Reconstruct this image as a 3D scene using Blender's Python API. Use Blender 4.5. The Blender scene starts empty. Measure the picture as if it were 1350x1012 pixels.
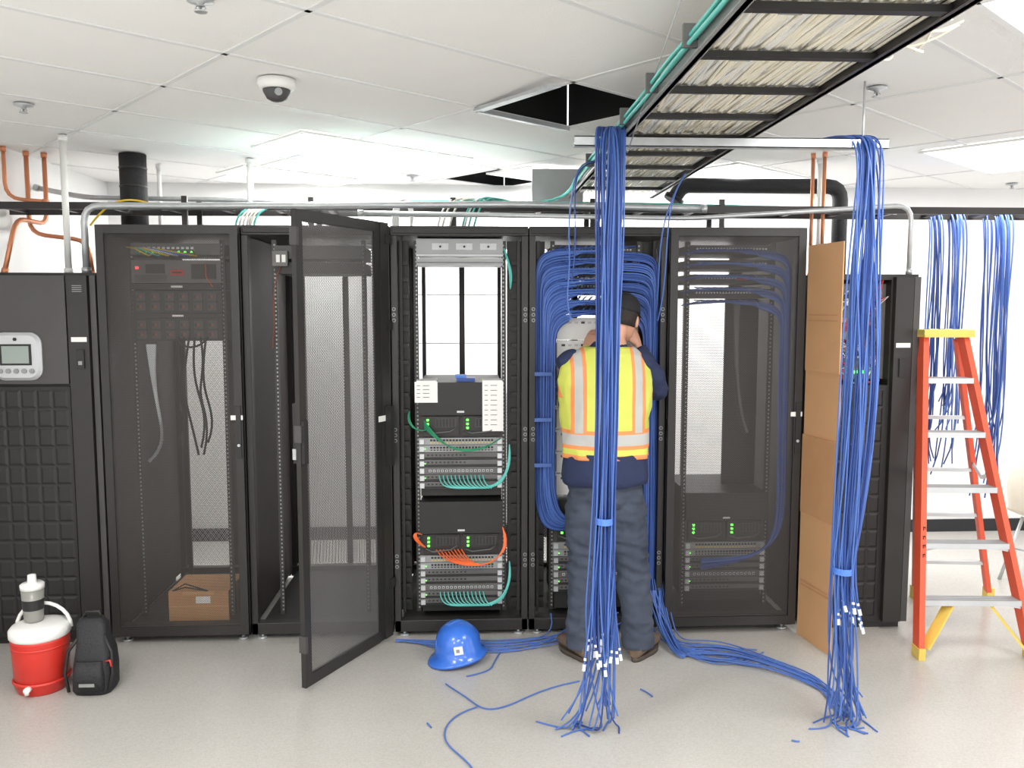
import bpy, math, random, time
from mathutils import Vector, Matrix, noise
import bmesh
random.seed(7)
S=bpy.context.scene
COL=S.collection
try:
    S.view_settings.view_transform='Standard'
    S.view_settings.look='None'
except Exception: pass

# ------------------------------------------------------------ materials
def lin(c):
    c=c/255.0
    return c/12.92 if c<=0.04045 else ((c+0.055)/1.055)**2.4
def rgb(r,g,b): return (lin(r),lin(g),lin(b),1)
def setin(n,names,v):
    for k in names:
        if k in n.inputs:
            n.inputs[k].default_value=v; return
def mat(name,c,rough=.5,metal=0,var=.12,vscale=8,bump=0,bscale=60,spec=.5,emit=None,es=0,coat=0):
    m=bpy.data.materials.new(name); m.use_nodes=True
    nt=m.node_tree; N=nt.nodes; L=nt.links; p=N['Principled BSDF']
    col=rgb(*c)
    tc=N.new('ShaderNodeTexCoord')
    if var>0:
        nz=N.new('ShaderNodeTexNoise'); nz.inputs['Scale'].default_value=vscale; nz.inputs['Detail'].default_value=4
        L.new(tc.outputs['Object'],nz.inputs['Vector'])
        mx=N.new('ShaderNodeMixRGB'); mx.inputs[1].default_value=tuple(x*(1-var) for x in col[:3])+(1,)
        mx.inputs[2].default_value=tuple(min(1,x*(1+var)) for x in col[:3])+(1,)
        L.new(nz.outputs['Fac'],mx.inputs[0]); L.new(mx.outputs[0],p.inputs['Base Color'])
    else: p.inputs['Base Color'].default_value=col
    p.inputs['Roughness'].default_value=rough; p.inputs['Metallic'].default_value=metal
    setin(p,['Specular IOR Level','Specular'],spec)
    if coat: setin(p,['Coat Weight'],coat)
    if bump>0:
        n2=N.new('ShaderNodeTexNoise'); n2.inputs['Scale'].default_value=bscale; n2.inputs['Detail'].default_value=5
        L.new(tc.outputs['Object'],n2.inputs['Vector'])
        b=N.new('ShaderNodeBump'); b.inputs['Strength'].default_value=bump; b.inputs['Distance'].default_value=.01
        L.new(n2.outputs['Fac'],b.inputs['Height']); L.new(b.outputs[0],p.inputs['Normal'])
    if emit:
        setin(p,['Emission Color','Emission'],rgb(*emit)); p.inputs['Emission Strength'].default_value=es
    return m
def mesh_mat(name,c,openness,pitch=.009,rough=.5):
    """perforated sheet steel: a grid of see-through holes"""
    m=mat(name,c,rough,.1,var=.05); nt=m.node_tree; N=nt.nodes; L=nt.links
    p=N['Principled BSDF']; out=[n for n in N if n.type=='OUTPUT_MATERIAL'][0]
    tc=N.new('ShaderNodeTexCoord'); sp=N.new('ShaderNodeSeparateXYZ'); L.new(tc.outputs['Object'],sp.inputs[0])
    def M(op,a,b=None):
        n=N.new('ShaderNodeMath'); n.operation=op
        for i,v in enumerate((a,b)):
            if v is None: continue
            if isinstance(v,(int,float)): n.inputs[i].default_value=v
            else: L.new(v,n.inputs[i])
        return n.outputs[0]
    k=2*math.pi/pitch
    h=M('ADD',sp.outputs[0],sp.outputs[1])
    a=M('SINE',M('MULTIPLY',h,k)); b=M('SINE',M('MULTIPLY',sp.outputs[2],k*.75))
    pr=M('MULTIPLY',a,b)
    hole=M('GREATER_THAN',pr,(0.5-openness)*1.3)
    tr=N.new('ShaderNodeBsdfTransparent'); mx=N.new('ShaderNodeMixShader')
    L.new(hole,mx.inputs[0]); L.new(p.outputs[0],mx.inputs[1]); L.new(tr.outputs[0],mx.inputs[2])
    L.new(mx.outputs[0],out.inputs['Surface'])
    return m

BLK=mat('black_powdercoat',(47,45,44),.42,.1)
BLK2=mat('black_panel',(36,35,35),.5,0)
DKG=mat('dark_grey_plastic',(72,70,70),.45)
CHAR=mat('charcoal_interior',(72,66,63),.6)
GRY=mat('grey_metal',(150,152,152),.4,.3)
MGR=mat('mid_grey_steel',(100,99,98),.45,.2)
LGR=mat('light_grey_paint',(205,207,210),.5)
SIL=mat('galvanised_steel',(195,198,200),.35,.5,var=.2,vscale=20)
ALU=mat('aluminium',(205,207,210),.35,.5)
WHT=mat('white_paper',(240,240,238),.7,var=.03)
WPL=mat('white_plastic',(235,235,232),.35,var=.03)
BLU=mat('blue_cable_jacket',(76,110,182),.4,var=.15,vscale=3)
BLU2=mat('blue_cable_jacket_dark',(48,77,148),.45,var=.2,vscale=3)
BTAPE=mat('blue_tape',(84,130,218),.5)
TEAL=mat('teal_fibre_jacket',(100,198,188),.4)
GRN=mat('green_cable',(20,130,90),.4)
ORG=mat('orange_fibre_jacket',(235,100,40),.4)
YEL=mat('yellow_cable',(225,190,40),.4)
CREAM=mat('cream_cable_jacket',(244,236,219),.55,var=.14,vscale=6)
RED=mat('red_plastic',(205,52,42),.35,var=.06)
REDL=mat('red_label',(190,40,38),.4)
LG=mat('green_led',(60,255,60),.4,emit=(90,255,70),es=5)
LR=mat('red_led',(255,60,40),.4,emit=(255,50,60),es=4)
LO=mat('outlet_orange',(135,70,48),.5)
COP=mat('copper_pipe',(214,142,104),.35,.5,var=.2)
CRD=mat('corrugated_cardboard',(212,164,118),.8,var=.08,vscale=3,bump=.1,bscale=20)
CRD2=mat('cardboard_flap',(198,150,106),.8,var=.1)
FOAM=mat('black_pipe_insulation',(38,38,40),.8,bump=.3)
LADR=mat('orange_fibreglass',(226,92,62),.45,var=.08)
LADY=mat('yellow_casting',(226,196,96),.5,var=.1)
LADG=mat('cap_lime',(200,196,100),.5)
NAVY=mat('navy_knit',(38,48,80),.85,bump=.4,bscale=40)
SKIN=mat('skin',(212,160,134),.5,var=.06)
HAIR=mat('dark_hair',(40,32,28),.7,bump=.5,bscale=120)
CAPM=mat('black_cap_cloth',(30,30,34),.8,bump=.2)
BOOT=mat('brown_leather',(110,90,74),.6,bump=.3)
SOLE=mat('boot_sole',(80,70,62),.7)
BAGM=mat('black_nylon',(34,34,38),.65,bump=.4,bscale=90)
HHB=mat('blue_hardhat_shell',(56,112,212),.25,var=.03,coat=.4)
PHOTOCARD=mat('circuit_board',(150,110,98),.5,var=.5,vscale=60)
SCREEN=mat('lcd_screen',(150,160,155),.3)
PURE=mat('painted_void_shade',(8,8,9),.9)  # near-black colour paints in the shade inside the ceiling openings
MESHF=mesh_mat('perforated_front_mesh',(84,80,77),.68,pitch=.0085)
MESHR=mesh_mat('perforated_rear_mesh',(200,201,206),.60,pitch=.015)
MESHO=mesh_mat('perforated_open_door_mesh',(112,110,108),.44,pitch=.0115)

def denim():
    m=mat('denim',(52,62,82),.85,bump=.5,bscale=16); nt=m.node_tree;N=nt.nodes
    mx=[n for n in N if n.type=='MIX_RGB'][0]
    mx.inputs[1].default_value=rgb(36,43,58); mx.inputs[2].default_value=rgb(82,90,106)
    nz=[n for n in N if n.type=='TEX_NOISE'][0]; nz.inputs['Scale'].default_value=5; nz.inputs['Detail'].default_value=3
    return m
DENIM=denim()
def floor_mat():
    m=mat('speckled_vinyl_floor',(206,202,194),.25,var=0,spec=.45); nt=m.node_tree;N=nt.nodes;L=nt.links;p=N['Principled BSDF']
    tc=N.new('ShaderNodeTexCoord')
    a=N.new('ShaderNodeTexNoise'); a.inputs['Scale'].default_value=130; a.inputs['Detail'].default_value=6
    b=N.new('ShaderNodeTexNoise'); b.inputs['Scale'].default_value=1.2
    L.new(tc.outputs['Object'],a.inputs[0]); L.new(tc.outputs['Object'],b.inputs[0])
    r=N.new('ShaderNodeValToRGB'); r.color_ramp.elements[0].position=.34; r.color_ramp.elements[1].position=.62
    r.color_ramp.elements[0].color=rgb(181,178,172); r.color_ramp.elements[1].color=rgb(191,188,183)
    L.new(a.outputs['Fac'],r.inputs[0])
    mx=N.new('ShaderNodeMixRGB'); mx.blend_type='MULTIPLY'; mx.inputs[0].default_value=.12
    L.new(r.outputs[0],mx.inputs[1]); L.new(b.outputs['Fac'],mx.inputs[2]); L.new(mx.outputs[0],p.inputs['Base Color'])
    return m
FLOOR=floor_mat()
WALL=mat('painted_wall',(238,238,237),.7,var=.02)
TILE=mat('ceiling_tile',(240,239,237),.85,var=.02,bump=.15,bscale=150)
TBAR=mat('ceiling_t_bar',(226,226,226),.5,var=.02)
BASE=mat('black_baseboard',(36,36,40),.6)

def vest_mat(cx):
    m=mat('hi_vis_vest',(232,240,60),.7,var=0,bump=.5,bscale=12); nt=m.node_tree;N=nt.nodes;L=nt.links;p=N['Principled BSDF']
    tc=N.new('ShaderNodeTexCoord'); sp=N.new('ShaderNodeSeparateXYZ'); L.new(tc.outputs['Object'],sp.inputs[0])
    x,y,z=sp.outputs
    def M(op,a,b=None):
        n=N.new('ShaderNodeMath'); n.operation=op
        for i,v in enumerate((a,b)):
            if v is None: continue
            if isinstance(v,(int,float)): n.inputs[i].default_value=v
            else: L.new(v,n.inputs[i])
        return n.outputs[0]
    def band(v,c,w): return M('LESS_THAN',M('ABSOLUTE',M('SUBTRACT',v,c)),w)
    ax=M('ABSOLUTE',M('SUBTRACT',x,cx))
    above=M('GREATER_THAN',z,1.19)
    vo=M('MULTIPLY',band(ax,.152,.038),above); vs=M('MULTIPLY',band(ax,.152,.020),above)
    ho=band(z,1.155,.048); hs=band(z,1.155,.028)
    arm=M('GREATER_THAN',M('ADD',ax,M('MULTIPLY',M('ABSOLUTE',M('SUBTRACT',z,1.45)),.35)),.255)
    arm=M('MULTIPLY',arm,M('GREATER_THAN',z,1.36))
    o=M('MAXIMUM',M('MAXIMUM',M('MAXIMUM',vo,ho),M('LESS_THAN',z,1.078)),arm); s=M('MAXIMUM',vs,hs)
    c1=N.new('ShaderNodeMixRGB'); c1.inputs[1].default_value=rgb(208,214,96); c1.inputs[2].default_value=rgb(238,148,90); L.new(o,c1.inputs[0])
    c2=N.new('ShaderNodeMixRGB'); c2.inputs[2].default_value=rgb(188,188,184); L.new(s,c2.inputs[0]); L.new(c1.outputs[0],c2.inputs[1])
    L.new(c2.outputs[0],p.inputs['Base Color'])
    return m

# ------------------------------------------------------------ mesh builder
class MB:
    def __init__(s): s.v=[];s.f=[];s.m=[];s.sm=[];s.ml=[];s.M=None
    def mi(s,m):
        if m not in s.ml: s.ml.append(m)
        return s.ml.index(m)
    def add(s,vs,fs,m,smooth=False):
        o=len(s.v)
        if s.M is None: s.v+= [(p[0],p[1],p[2]) for p in vs]
        else: s.v+= [tuple(s.M@Vector(p)) for p in vs]
        k=s.mi(m)
        for f in fs: s.f.append([i+o for i in f]); s.m.append(k); s.sm.append(smooth)
    def box(s,x0,x1,y0,y1,z0,z1,m):
        vs=[(x,y,z) for z in (z0,z1) for y in (y0,y1) for x in (x0,x1)]
        s.add(vs,[(0,2,3,1),(4,5,7,6),(0,1,5,4),(2,6,7,3),(0,4,6,2),(1,3,7,5)],m)
    def beam(s,p0,p1,w,h,m,side=(1,0,0)):
        p0=Vector(p0);p1=Vector(p1);d=(p1-p0).normalized(); sd=Vector(side); sd=(sd-d*sd.dot(d)).normalized(); up=d.cross(sd)
        vs=[]
        for p in (p0,p1):
            for b in (-1,1):
                for a in (-1,1): vs.append(p+sd*(a*w/2)+up*(b*h/2))
        s.add(vs,[(0,2,3,1),(4,5,7,6),(0,1,5,4),(2,6,7,3),(0,4,6,2),(1,3,7,5)],m)
    def loft(s,rings,m,cap=True,smooth=True,closed=True):
        n=len(rings[0]); vs=[p for r in rings for p in r]; fs=[]
        for i in range(len(rings)-1):
            for j in range(n if closed else n-1):
                k=(j+1)%n; fs.append((i*n+j,i*n+k,(i+1)*n+k,(i+1)*n+j))
        s.add(vs,fs,m,smooth)
        if cap:
            o=len(s.v)-len(vs)
            s.f.append([o+i for i in range(n)][::-1]); s.m.append(s.mi(m)); s.sm.append(False)
            s.f.append([o+(len(rings)-1)*n+i for i in range(n)]); s.m.append(s.mi(m)); s.sm.append(False)
    def tube(s,pts,r,m,seg=8,ell=None):
        pts=[Vector(p) for p in pts]; n=len(pts)
        rs=r if isinstance(r,(list,tuple)) else [r]*n
        t0=(pts[1]-pts[0]).normalized(); a=Vector((1,0,0)) if abs(t0.x)<.8 else Vector((0,1,0)); a=(a-t0*a.dot(t0)).normalized()
        rings=[]
        for i in range(n):
            t=(pts[min(i+1,n-1)]-pts[max(i-1,0)]).normalized()
            a=(a-t*a.dot(t)).normalized(); b=t.cross(a)
            rings.append([pts[i]+(a*math.cos(q)+b*math.sin(q))*rs[i] for q in [2*math.pi*k/seg for k in range(seg)]])
        s.loft(rings,m)
    def cyl(s,p0,p1,r,m,seg=16): s.tube([p0,p1],r,m,seg)
    def lathe(s,c,prof,m,seg=32,sx=1,sy=1,cap=True):
        rings=[[(c[0]+r*sx*math.cos(2*math.pi*k/seg),c[1]+r*sy*math.sin(2*math.pi*k/seg),c[2]+z) for k in range(seg)] for r,z in prof]
        s.loft(rings,m,cap=cap)
    def ell(s,c,r,m,seg=20,h=12):
        prof=[(max(math.sin(math.pi*i/h),.02),-math.cos(math.pi*i/h)) for i in range(h+1)]
        rings=[[(c[0]+a*r[0]*math.cos(2*math.pi*k/seg),c[1]+a*r[1]*math.sin(2*math.pi*k/seg),c[2]+z*r[2]) for k in range(seg)] for a,z in prof]
        s.loft(rings,m)
    def build(s,name,parent=None,bevel=0,origin=True):
        me=bpy.data.meshes.new(name); 
        o=Vector((0,0,0))
        if origin and s.v:
            xs=[p[0] for p in s.v];ys=[p[1] for p in s.v];zs=[p[2] for p in s.v]
            o=Vector(((min(xs)+max(xs))/2,(min(ys)+max(ys))/2,min(zs)))
        me.from_pydata([(p[0]-o.x,p[1]-o.y,p[2]-o.z) for p in s.v],[],s.f)
        for m in s.ml: me.materials.append(m)
        me.polygons.foreach_set('material_index',s.m); me.polygons.foreach_set('use_smooth',s.sm); me.update()
        ob=bpy.data.objects.new(name,me); COL.objects.link(ob); ob.location=o
        if parent: par(ob,parent)
        if bevel:
            b=ob.modifiers.new('bevel','BEVEL'); b.width=bevel; b.segments=2; b.limit_method='ANGLE'
        return ob
def par(ob,p):
    ob.parent=p; ob.matrix_parent_inverse=Matrix.Translation(-p.location)
def empty(name,loc):
    e=bpy.data.objects.new(name,None); e.empty_display_size=.1; e.location=loc; COL.objects.link(e); return e
def curves(name,lines,r,m,parent=None,res=4,bres=2,mats=None):
    cu=bpy.data.curves.new(name,'CURVE'); cu.dimensions='3D'; cu.bevel_depth=r; cu.bevel_resolution=bres; cu.resolution_u=res; cu.use_fill_caps=True
    for mm in (mats or [m]): cu.materials.append(mm)
    for ln in lines:
        idx=0
        if isinstance(ln,tuple): ln,idx=ln
        sp=cu.splines.new('NURBS'); sp.points.add(len(ln)-1)
        for i,p in enumerate(ln): sp.points[i].co=(p[0],p[1],p[2],1)
        sp.order_u=min(4,len(ln)); sp.use_endpoint_u=True; sp.material_index=idx
    ob=bpy.data.objects.new(name,cu); COL.objects.link(ob)
    if parent: par(ob,parent)
    return ob
U=random.uniform
def disc():
    a=U(0,6.283); r=math.sqrt(U(0,1)); return r*math.cos(a),r*math.sin(a)

# ------------------------------------------------------------ worker
W=empty('construction_worker',(.69,-.24,0))
CX=.69
def ering(cx,cy,z,rx,ry,n=40,e=.9):
    o=[]
    for k in range(n):
        a=2*math.pi*k/n; ca,sa=math.cos(a),math.sin(a)
        o.append((cx+rx*math.copysign(abs(ca)**e,ca),cy+ry*math.copysign(abs(sa)**e,sa),z))
    return o
TOR=[(.69,-.26,.80,.15,.12),(.69,-.26,.88,.195,.145),(.69,-.26,.98,.2,.145),(.69,-.255,1.08,.195,.135),(.69,-.245,1.2,.198,.135),(.69,-.235,1.33,.208,.14),(.69,-.23,1.45,.215,.138),(.695,-.22,1.53,.205,.125),(.70,-.215,1.585,.165,.105),(.71,-.21,1.62,.105,.08),(.73,-.20,1.655,.066,.066),(.75,-.185,1.70,.06,.062),(.77,-.17,1.75,.058,.06)]
B=MB(); B.loft([ering(*t) for t in TOR],NAVY)
def seg(B,pts,rs,m=NAVY):
    P=[];R=[]
    for i in range(len(pts)-1):
        for k in range(6):
            t=k/6; s_=t*t*(3-2*t)
            P.append(Vector(pts[i]).lerp(Vector(pts[i+1]),t)); R.append(rs[i]*(1-s_)+rs[i+1]*s_)
    P.append(Vector(pts[-1]));R.append(rs[-1]); B.tube(P,R,m,20)
LEGS=[[(.60,-.26,.86),(.592,-.265,.68),(.583,-.27,.49),(.578,-.30,.28),(.572,-.318,.055)],[(.78,-.26,.86),(.81,-.265,.68),(.835,-.27,.49),(.852,-.30,.28),(.864,-.318,.055)]]
for l in LEGS: seg(B,l,[.112,.104,.089,.085,.086])
ARMS=[[(.53,-.21,1.53),(.515,-.13,1.41),(.52,-.06,1.30),(.57,-.0,1.44),(.62,.02,1.57)],
      [(.88,-.22,1.53),(.945,-.19,1.455),(.99,-.15,1.38),(.955,-.08,1.49),(.905,-.035,1.60)]]
for a in ARMS: seg(B,a,[.072,.066,.058,.05,.042])
for p in ((.52,-.215,1.53),(.88,-.22,1.53)): B.ell(p,(.078,.078,.075),NAVY)
ob=B.build('tmp',origin=False)
def remesh(ob,vox,sm=4,name='body'):
    r=ob.modifiers.new('r','REMESH'); r.mode='VOXEL'; r.voxel_size=vox
    s=ob.modifiers.new('s','SMOOTH'); s.iterations=sm; s.factor=.6
    dg=bpy.context.evaluated_depsgraph_get(); dg.update()
    me=bpy.data.meshes.new_from_object(ob.evaluated_get(dg)); me.name=name
    n=bpy.data.objects.new(name,me); COL.objects.link(n); bpy.data.objects.remove(ob)
    for p in me.polygons: p.use_smooth=True
    return n
body=remesh(ob,.008)
me=body.data; me.materials.clear()
for m in (NAVY,DENIM,SKIN): me.materials.append(m)
me.update()
nrm=[v.normal.copy() for v in me.vertices]
for v,nn in zip(me.vertices,nrm):
    p=v.co
    if p.z<.93: 
        a=.014*noise.noise(Vector((p.x*9,p.y*9,p.z*14)))+.009*noise.noise(Vector((p.x*18,p.y*18,p.z*34)))
        if p.z<.3: a+=.006*math.sin(p.z*85+p.x*25)*(1-p.z/.3)
        if .42<p.z<.62: a+=.005*math.sin(p.z*105+p.x*30)
        if p.z<.14: a=a*.4
    elif p.z<1.64: a=.010*noise.noise(Vector((p.x*11,p.y*11,p.z*18)))+.006*noise.noise(Vector((p.x*24,p.y*24,p.z*30)))
    else: a=0
    v.co=p+nn*a
for p in me.polygons:
    c=p.center; nm=0
    if c.z<.935 : nm=1
    elif c.z>1.63 and abs(c.x-.75)<.1 and c.y<-.08: nm=2
    p.material_index=nm
par(body,W)
B=MB(); rings=[]
for z,o in ((.915,.004),(.92,.018),(.95,.024),(1.0,.020),(1.08,.01)):
    rings.append([(p[0],p[1]+.003*math.sin(i*.9),p[2]+.004*math.sin(i*.5)) for i,p in enumerate(ering(.69,-.26,z,.202+o,.147+o,60))])
B.loft(rings,NAVY,cap=False); B.build('sweater_hem',W)
VM=vest_mat(CX)
B=MB()
def interp(z):
    for a,b in zip(TOR,TOR[1:]):
        if a[2]<=z<=b[2]:
            t=(z-a[2])/(b[2]-a[2]); return [a[i]+(b[i]-a[i])*t for i in range(5)]
rings=[]
z=1.056
while z<1.625:
    a=interp(z); o=.028 if z<1.5 else .028-.008*(z-1.5)/.12
    r=ering(a[0],a[1],z,a[3]+o,a[4]+o,72)
    rr=[]
    for k,p in enumerate(r):
        n_=.014*noise.noise(Vector((p[0]*10,p[1]*10,p[2]*7)))+.007*noise.noise(Vector((p[0]*25,p[1]*25,p[2]*18)))
        if z<1.12: n_+=.006*math.sin(k*.7)*(1.12-z)/.06
        d=Vector((p[0]-a[0],p[1]-a[1],0)).normalized(); q=Vector(p)+d*n_; rr.append(tuple(q))
    rings.append(rr); z+=.012
B.loft(rings,VM,cap=False)
v=B.build('safety_vest',W,origin=False)
sm=v.modifiers.new('solid','SOLIDIFY'); sm.thickness=.004
B=MB(); B.M=Matrix.Translation((.795,-.145,1.765))@Matrix.Rotation(math.radians(-22),4,'Z')@Matrix.Rotation(math.radians(-10),4,'X')@Matrix.Rotation(math.radians(6),4,'Y')
HR=[(.0,.035,-.122,.022,.02),(.0,.03,-.112,.042,.04),(0,.018,-.085,.058,.065),(0,.008,-.05,.068,.082),(0,.003,-.01,.074,.092),(0,0,.03,.077,.096),(0,-.003,.07,.071,.09),(0,-.004,.098,.052,.066),(0,-.004,.112,.025,.032)]
B.loft([ering(a,b,c_,d,e_,32,1) for a,b,c_,d,e_ in HR],SKIN)
B.tube([(0,.088,.02),(0,.104,-.01),(0,.112,-.03),(0,.094,-.042)],[.008,.011,.015,.012],SKIN,10)
for s in (-1,1):
    B.ell((s*.078,-.004,-.014),(.010,.019,.031),SKIN,12,8)
    B.ell((s*.03,.083,.005),(.013,.01,.008),WPL,12,8); B.ell((s*.03,.0925,.005),(.005,.003,.005),BLK2,8,6)
    B.tube([(s*.015,.093,.024),(s*.03,.093,.028),(s*.048,.083,.022)],.004,HAIR,6)
B.tube([(-.024,.082,-.072),(0,.09,-.07),(.024,.082,-.072)],.006,mat('lips',(180,100,90),.5),8)
B.loft([ering(0,-.022,-.045,.070,.076,32,1),ering(0,-.018,-.01,.077,.085,32,1),ering(0,-.012,.03,.080,.092,32,1),ering(0,-.012,.06,.077,.09,32,1)],HAIR)
B.loft([ering(0,0,.028,.086,.104,32,1),ering(0,0,.05,.086,.104,32,1),ering(0,-.002,.085,.078,.094,32,1),ering(0,-.004,.112,.058,.07,32,1),ering(0,-.004,.128,.03,.036,32,1),ering(0,-.004,.132,.006,.006,32,1)],CAPM)
br=[]
for yy,hw,zz in ((.075,.078,.032),(.12,.072,.034),(.15,.055,.028),(.165,.03,.02)):
    br.append([(-hw,yy,zz),(0,yy+.004,zz+.012),(hw,yy,zz),(hw,yy,zz-.005),(0,yy+.004,zz+.007),(-hw,yy,zz-.005)])
B.loft(br,CAPM)
B.ell((0,-.004,.133),(.007,.007,.004),CAPM,10,6)
B.build('head_with_cap',W)
def hand(M,mir,name,curl):
    B=MB(); B.M=M@Matrix.Scale(mir,4,(1,0,0))
    B.loft([[(x*w_,y,z*h_) for x,z in [(math.cos(2*math.pi*k/16),math.sin(2*math.pi*k/16)) for k in range(16)]] for y,w_,h_ in ((-.03,.024,.02),(0,.026,.019),(.03,.038,.018),(.065,.043,.016),(.09,.041,.013),(.097,.03,.008))],SKIN)
    for fx,ln,sp in ((.031,.07,.06),(.0105,.08,.01),(-.0105,.074,-.04),(-.031,.058,-.1)):
        p=Vector((fx,.085,0)); pts=[Vector((fx,.07,0)),p]; a=curl*.5
        for q,l in enumerate((.45,.32,.23)):
            d=Vector((math.sin(sp),math.cos(a),-math.sin(a))).normalized(); p=p+d*ln*l; pts.append(p.copy()); a+=curl
        B.tube(pts,[.009,.0092,.0088,.008,.0068],SKIN,10)
    B.tube([(.02,.015,-.004),(.045,.035,-.01),(.058,.06,-.022),(.052,.083,-.036)],[.013,.012,.0105,.008],SKIN,10)
    o=B.build('tmp',origin=False); o=remesh(o,.0032,2,name); o.data.materials.clear(); o.data.materials.append(SKIN); par(o,W)
def frame(o,fwd,pal):
    f=Vector(fwd).normalized(); z=Vector(pal)*-1; z=(z-f*z.dot(f)).normalized(); x=f.cross(z)
    return Matrix(((x.x,f.x,z.x,o[0]),(x.y,f.y,z.y,o[1]),(x.z,f.z,z.z,o[2]),(0,0,0,1)))
hand(frame((.625,.02,1.585),(.35,.15,.75),(.6,.5,-.3)),1,'left_hand',.5)
hand(frame((.90,-.03,1.615),(-.25,.25,.8),(-.6,.5,-.2)),-1,'right_hand',.55)
def boot(x,y,a,name):
    B=MB(); B.M=Matrix.Translation((x,y,0))@Matrix.Rotation(a,4,'Z')
    def br(y,w_,h,z0=.022,n=20):
        o=[]
        for k in range(n):
            q=2*math.pi*k/n; o.append((w_*math.cos(q),y,z0+h/2+h/2*math.copysign(abs(math.sin(q))**.7,math.sin(q))))
        return o
    B.loft([br(-.075,.02,.05),br(-.068,.036,.075),br(-.03,.042,.09),br(.03,.044,.09),br(.08,.047,.08),(br(.14,.05,.065)),br(.18,.043,.055),br(.205,.028,.04),br(.213,.01,.02)],BOOT)
    B.tube([(0,-.01,.06),(0,-.01,.12),(0,-.01,.17)],[.043,.046,.048],BOOT,18)
    so=[]
    for z in (0,.012,.024):
        so.append([(( .04+.014*math.sin(max(0,t_)*math.pi))*math.cos(q)*1.05,.068+.148*math.sin(q),z) for q,t_ in [(2*math.pi*k/28,(math.sin(2*math.pi*k/28)+.3)/1.3) for k in range(28)]])
    B.loft(so,SOLE); B.build(name,W)
boot(.566,-.325,math.radians(24),'left_boot'); boot(.872,-.325,math.radians(-34),'right_boot')

# ------------------------------------------------------------ room
CZ=2.75
XL,XR,YB,YF=-2.72,6.5,2.0,-6.5
B=MB(); B.box(XL,XR,YF,YB,-.05,0,FLOOR); B.build('floor')
B=MB(); B.box(XL-.1,XR,YB,YB+.1,0,CZ,WALL); B.build('wall_back')
B=MB(); B.box(XL-.1,XL,YF,YB,0,CZ,WALL); B.build('wall_left')
B=MB(); B.box(XL,XR,YB-.015,YB,0,.1,BASE); B.build('baseboard_back')
B=MB(); B.box(XL,XL+.015,YF,YB-.015,0,.1,BASE); B.build('baseboard_left')
PH=math.radians(40); e1=Vector((math.cos(PH),math.sin(PH))); e2=Vector((-math.sin(PH),math.cos(PH)))
T=.61; HC=Vector((.465,-.54)); O=HC-e1*T/2-e2*T/2
bm=bmesh.new()
vs=[bm.verts.new(p) for p in ((XL,YF,CZ),(XR,YF,CZ),(XR,YB,CZ),(XL,YB,CZ))]
bm.faces.new(vs[::-1])
def cut(nv,off):
    p=nv*off
    bmesh.ops.bisect_plane(bm,geom=bm.verts[:]+bm.edges[:]+bm.faces[:],plane_co=(p.x,p.y,CZ),plane_no=(nv.x,nv.y,0))
o1=O.dot(e1);o2=O.dot(e2)
for k in range(-14,15):
    cut(e1,o1+k*T); cut(e2,o2+k*T)
def cell(p): return math.floor((p.dot(e1)-o1)/T+1e-4),math.floor((p.dot(e2)-o2)/T+1e-4)
far=cell(Vector((.0,1.65)))
dele=[f for f in bm.faces if cell(Vector(f.calc_center_median()[:2])) in ((0,0),far)]
bmesh.ops.delete(bm,geom=dele,context='FACES')
me=bpy.data.meshes.new('ceiling'); bm.to_mesh(me); bm.free(); me.materials.append(TILE)
ceil=bpy.data.objects.new('ceiling',me); COL.objects.link(ceil)
def clip(p,d):
    t0,t1=-50,50
    for a,lo,hi in ((0,XL,XR),(1,YF,YB)):
        if abs(d[a])<1e-6: continue
        q=sorted(((lo-p[a])/d[a],(hi-p[a])/d[a])); t0=max(t0,q[0]); t1=min(t1,q[1])
    return (t0,t1) if t1>t0 else None
B=MB()
for k in range(-16,17):
    for nv,of,d,step in ((e1,o1,e2,1),(e2,o2,e1,2)):
        if step==1 and k%2: continue
        p=nv*(of+k*T); c=clip(p,d)
        if c:
            a=p+d*c[0]; b=p+d*c[1]
            B.beam((a.x,a.y,CZ-.002),(b.x,b.y,CZ-.002),.022,.005,TBAR,side=(nv.x,nv.y,0))
B.build('trim_ceiling_grid')
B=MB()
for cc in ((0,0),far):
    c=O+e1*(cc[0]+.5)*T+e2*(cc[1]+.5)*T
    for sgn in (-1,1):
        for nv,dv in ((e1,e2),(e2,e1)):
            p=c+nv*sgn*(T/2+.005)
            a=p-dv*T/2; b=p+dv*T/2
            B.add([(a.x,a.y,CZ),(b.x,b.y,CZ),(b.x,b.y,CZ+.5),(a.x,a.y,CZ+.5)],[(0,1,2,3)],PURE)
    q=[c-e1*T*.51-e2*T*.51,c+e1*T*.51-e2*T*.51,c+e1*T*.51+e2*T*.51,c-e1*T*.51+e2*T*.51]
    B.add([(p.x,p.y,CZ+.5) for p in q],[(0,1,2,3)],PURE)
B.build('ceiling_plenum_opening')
B=MB()
a=O-e1*.12-e2*.02
B.beam((a.x,a.y,CZ-.04),(O.x+e2.x*T,O.y+e2.y*T,CZ-.016),.045,.012,SIL)
for q in range(14):
    p=Vector((a.x,a.y,CZ-.047)).lerp(Vector((O.x+e2.x*T,O.y+e2.y*T,CZ-.0235)),(q+.5)/14); B.beam(p-Vector((.012,0,0)),p+Vector((.012,0,0)),.02,.001,MGR)
a2=O+e2*T; b2=O+e2*T+e1*T
B.beam((a2.x,a2.y,CZ-.016),(b2.x,b2.y,CZ-.016),.03,.02,SIL)
B.build('ceiling_opening_t_bar')

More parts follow.
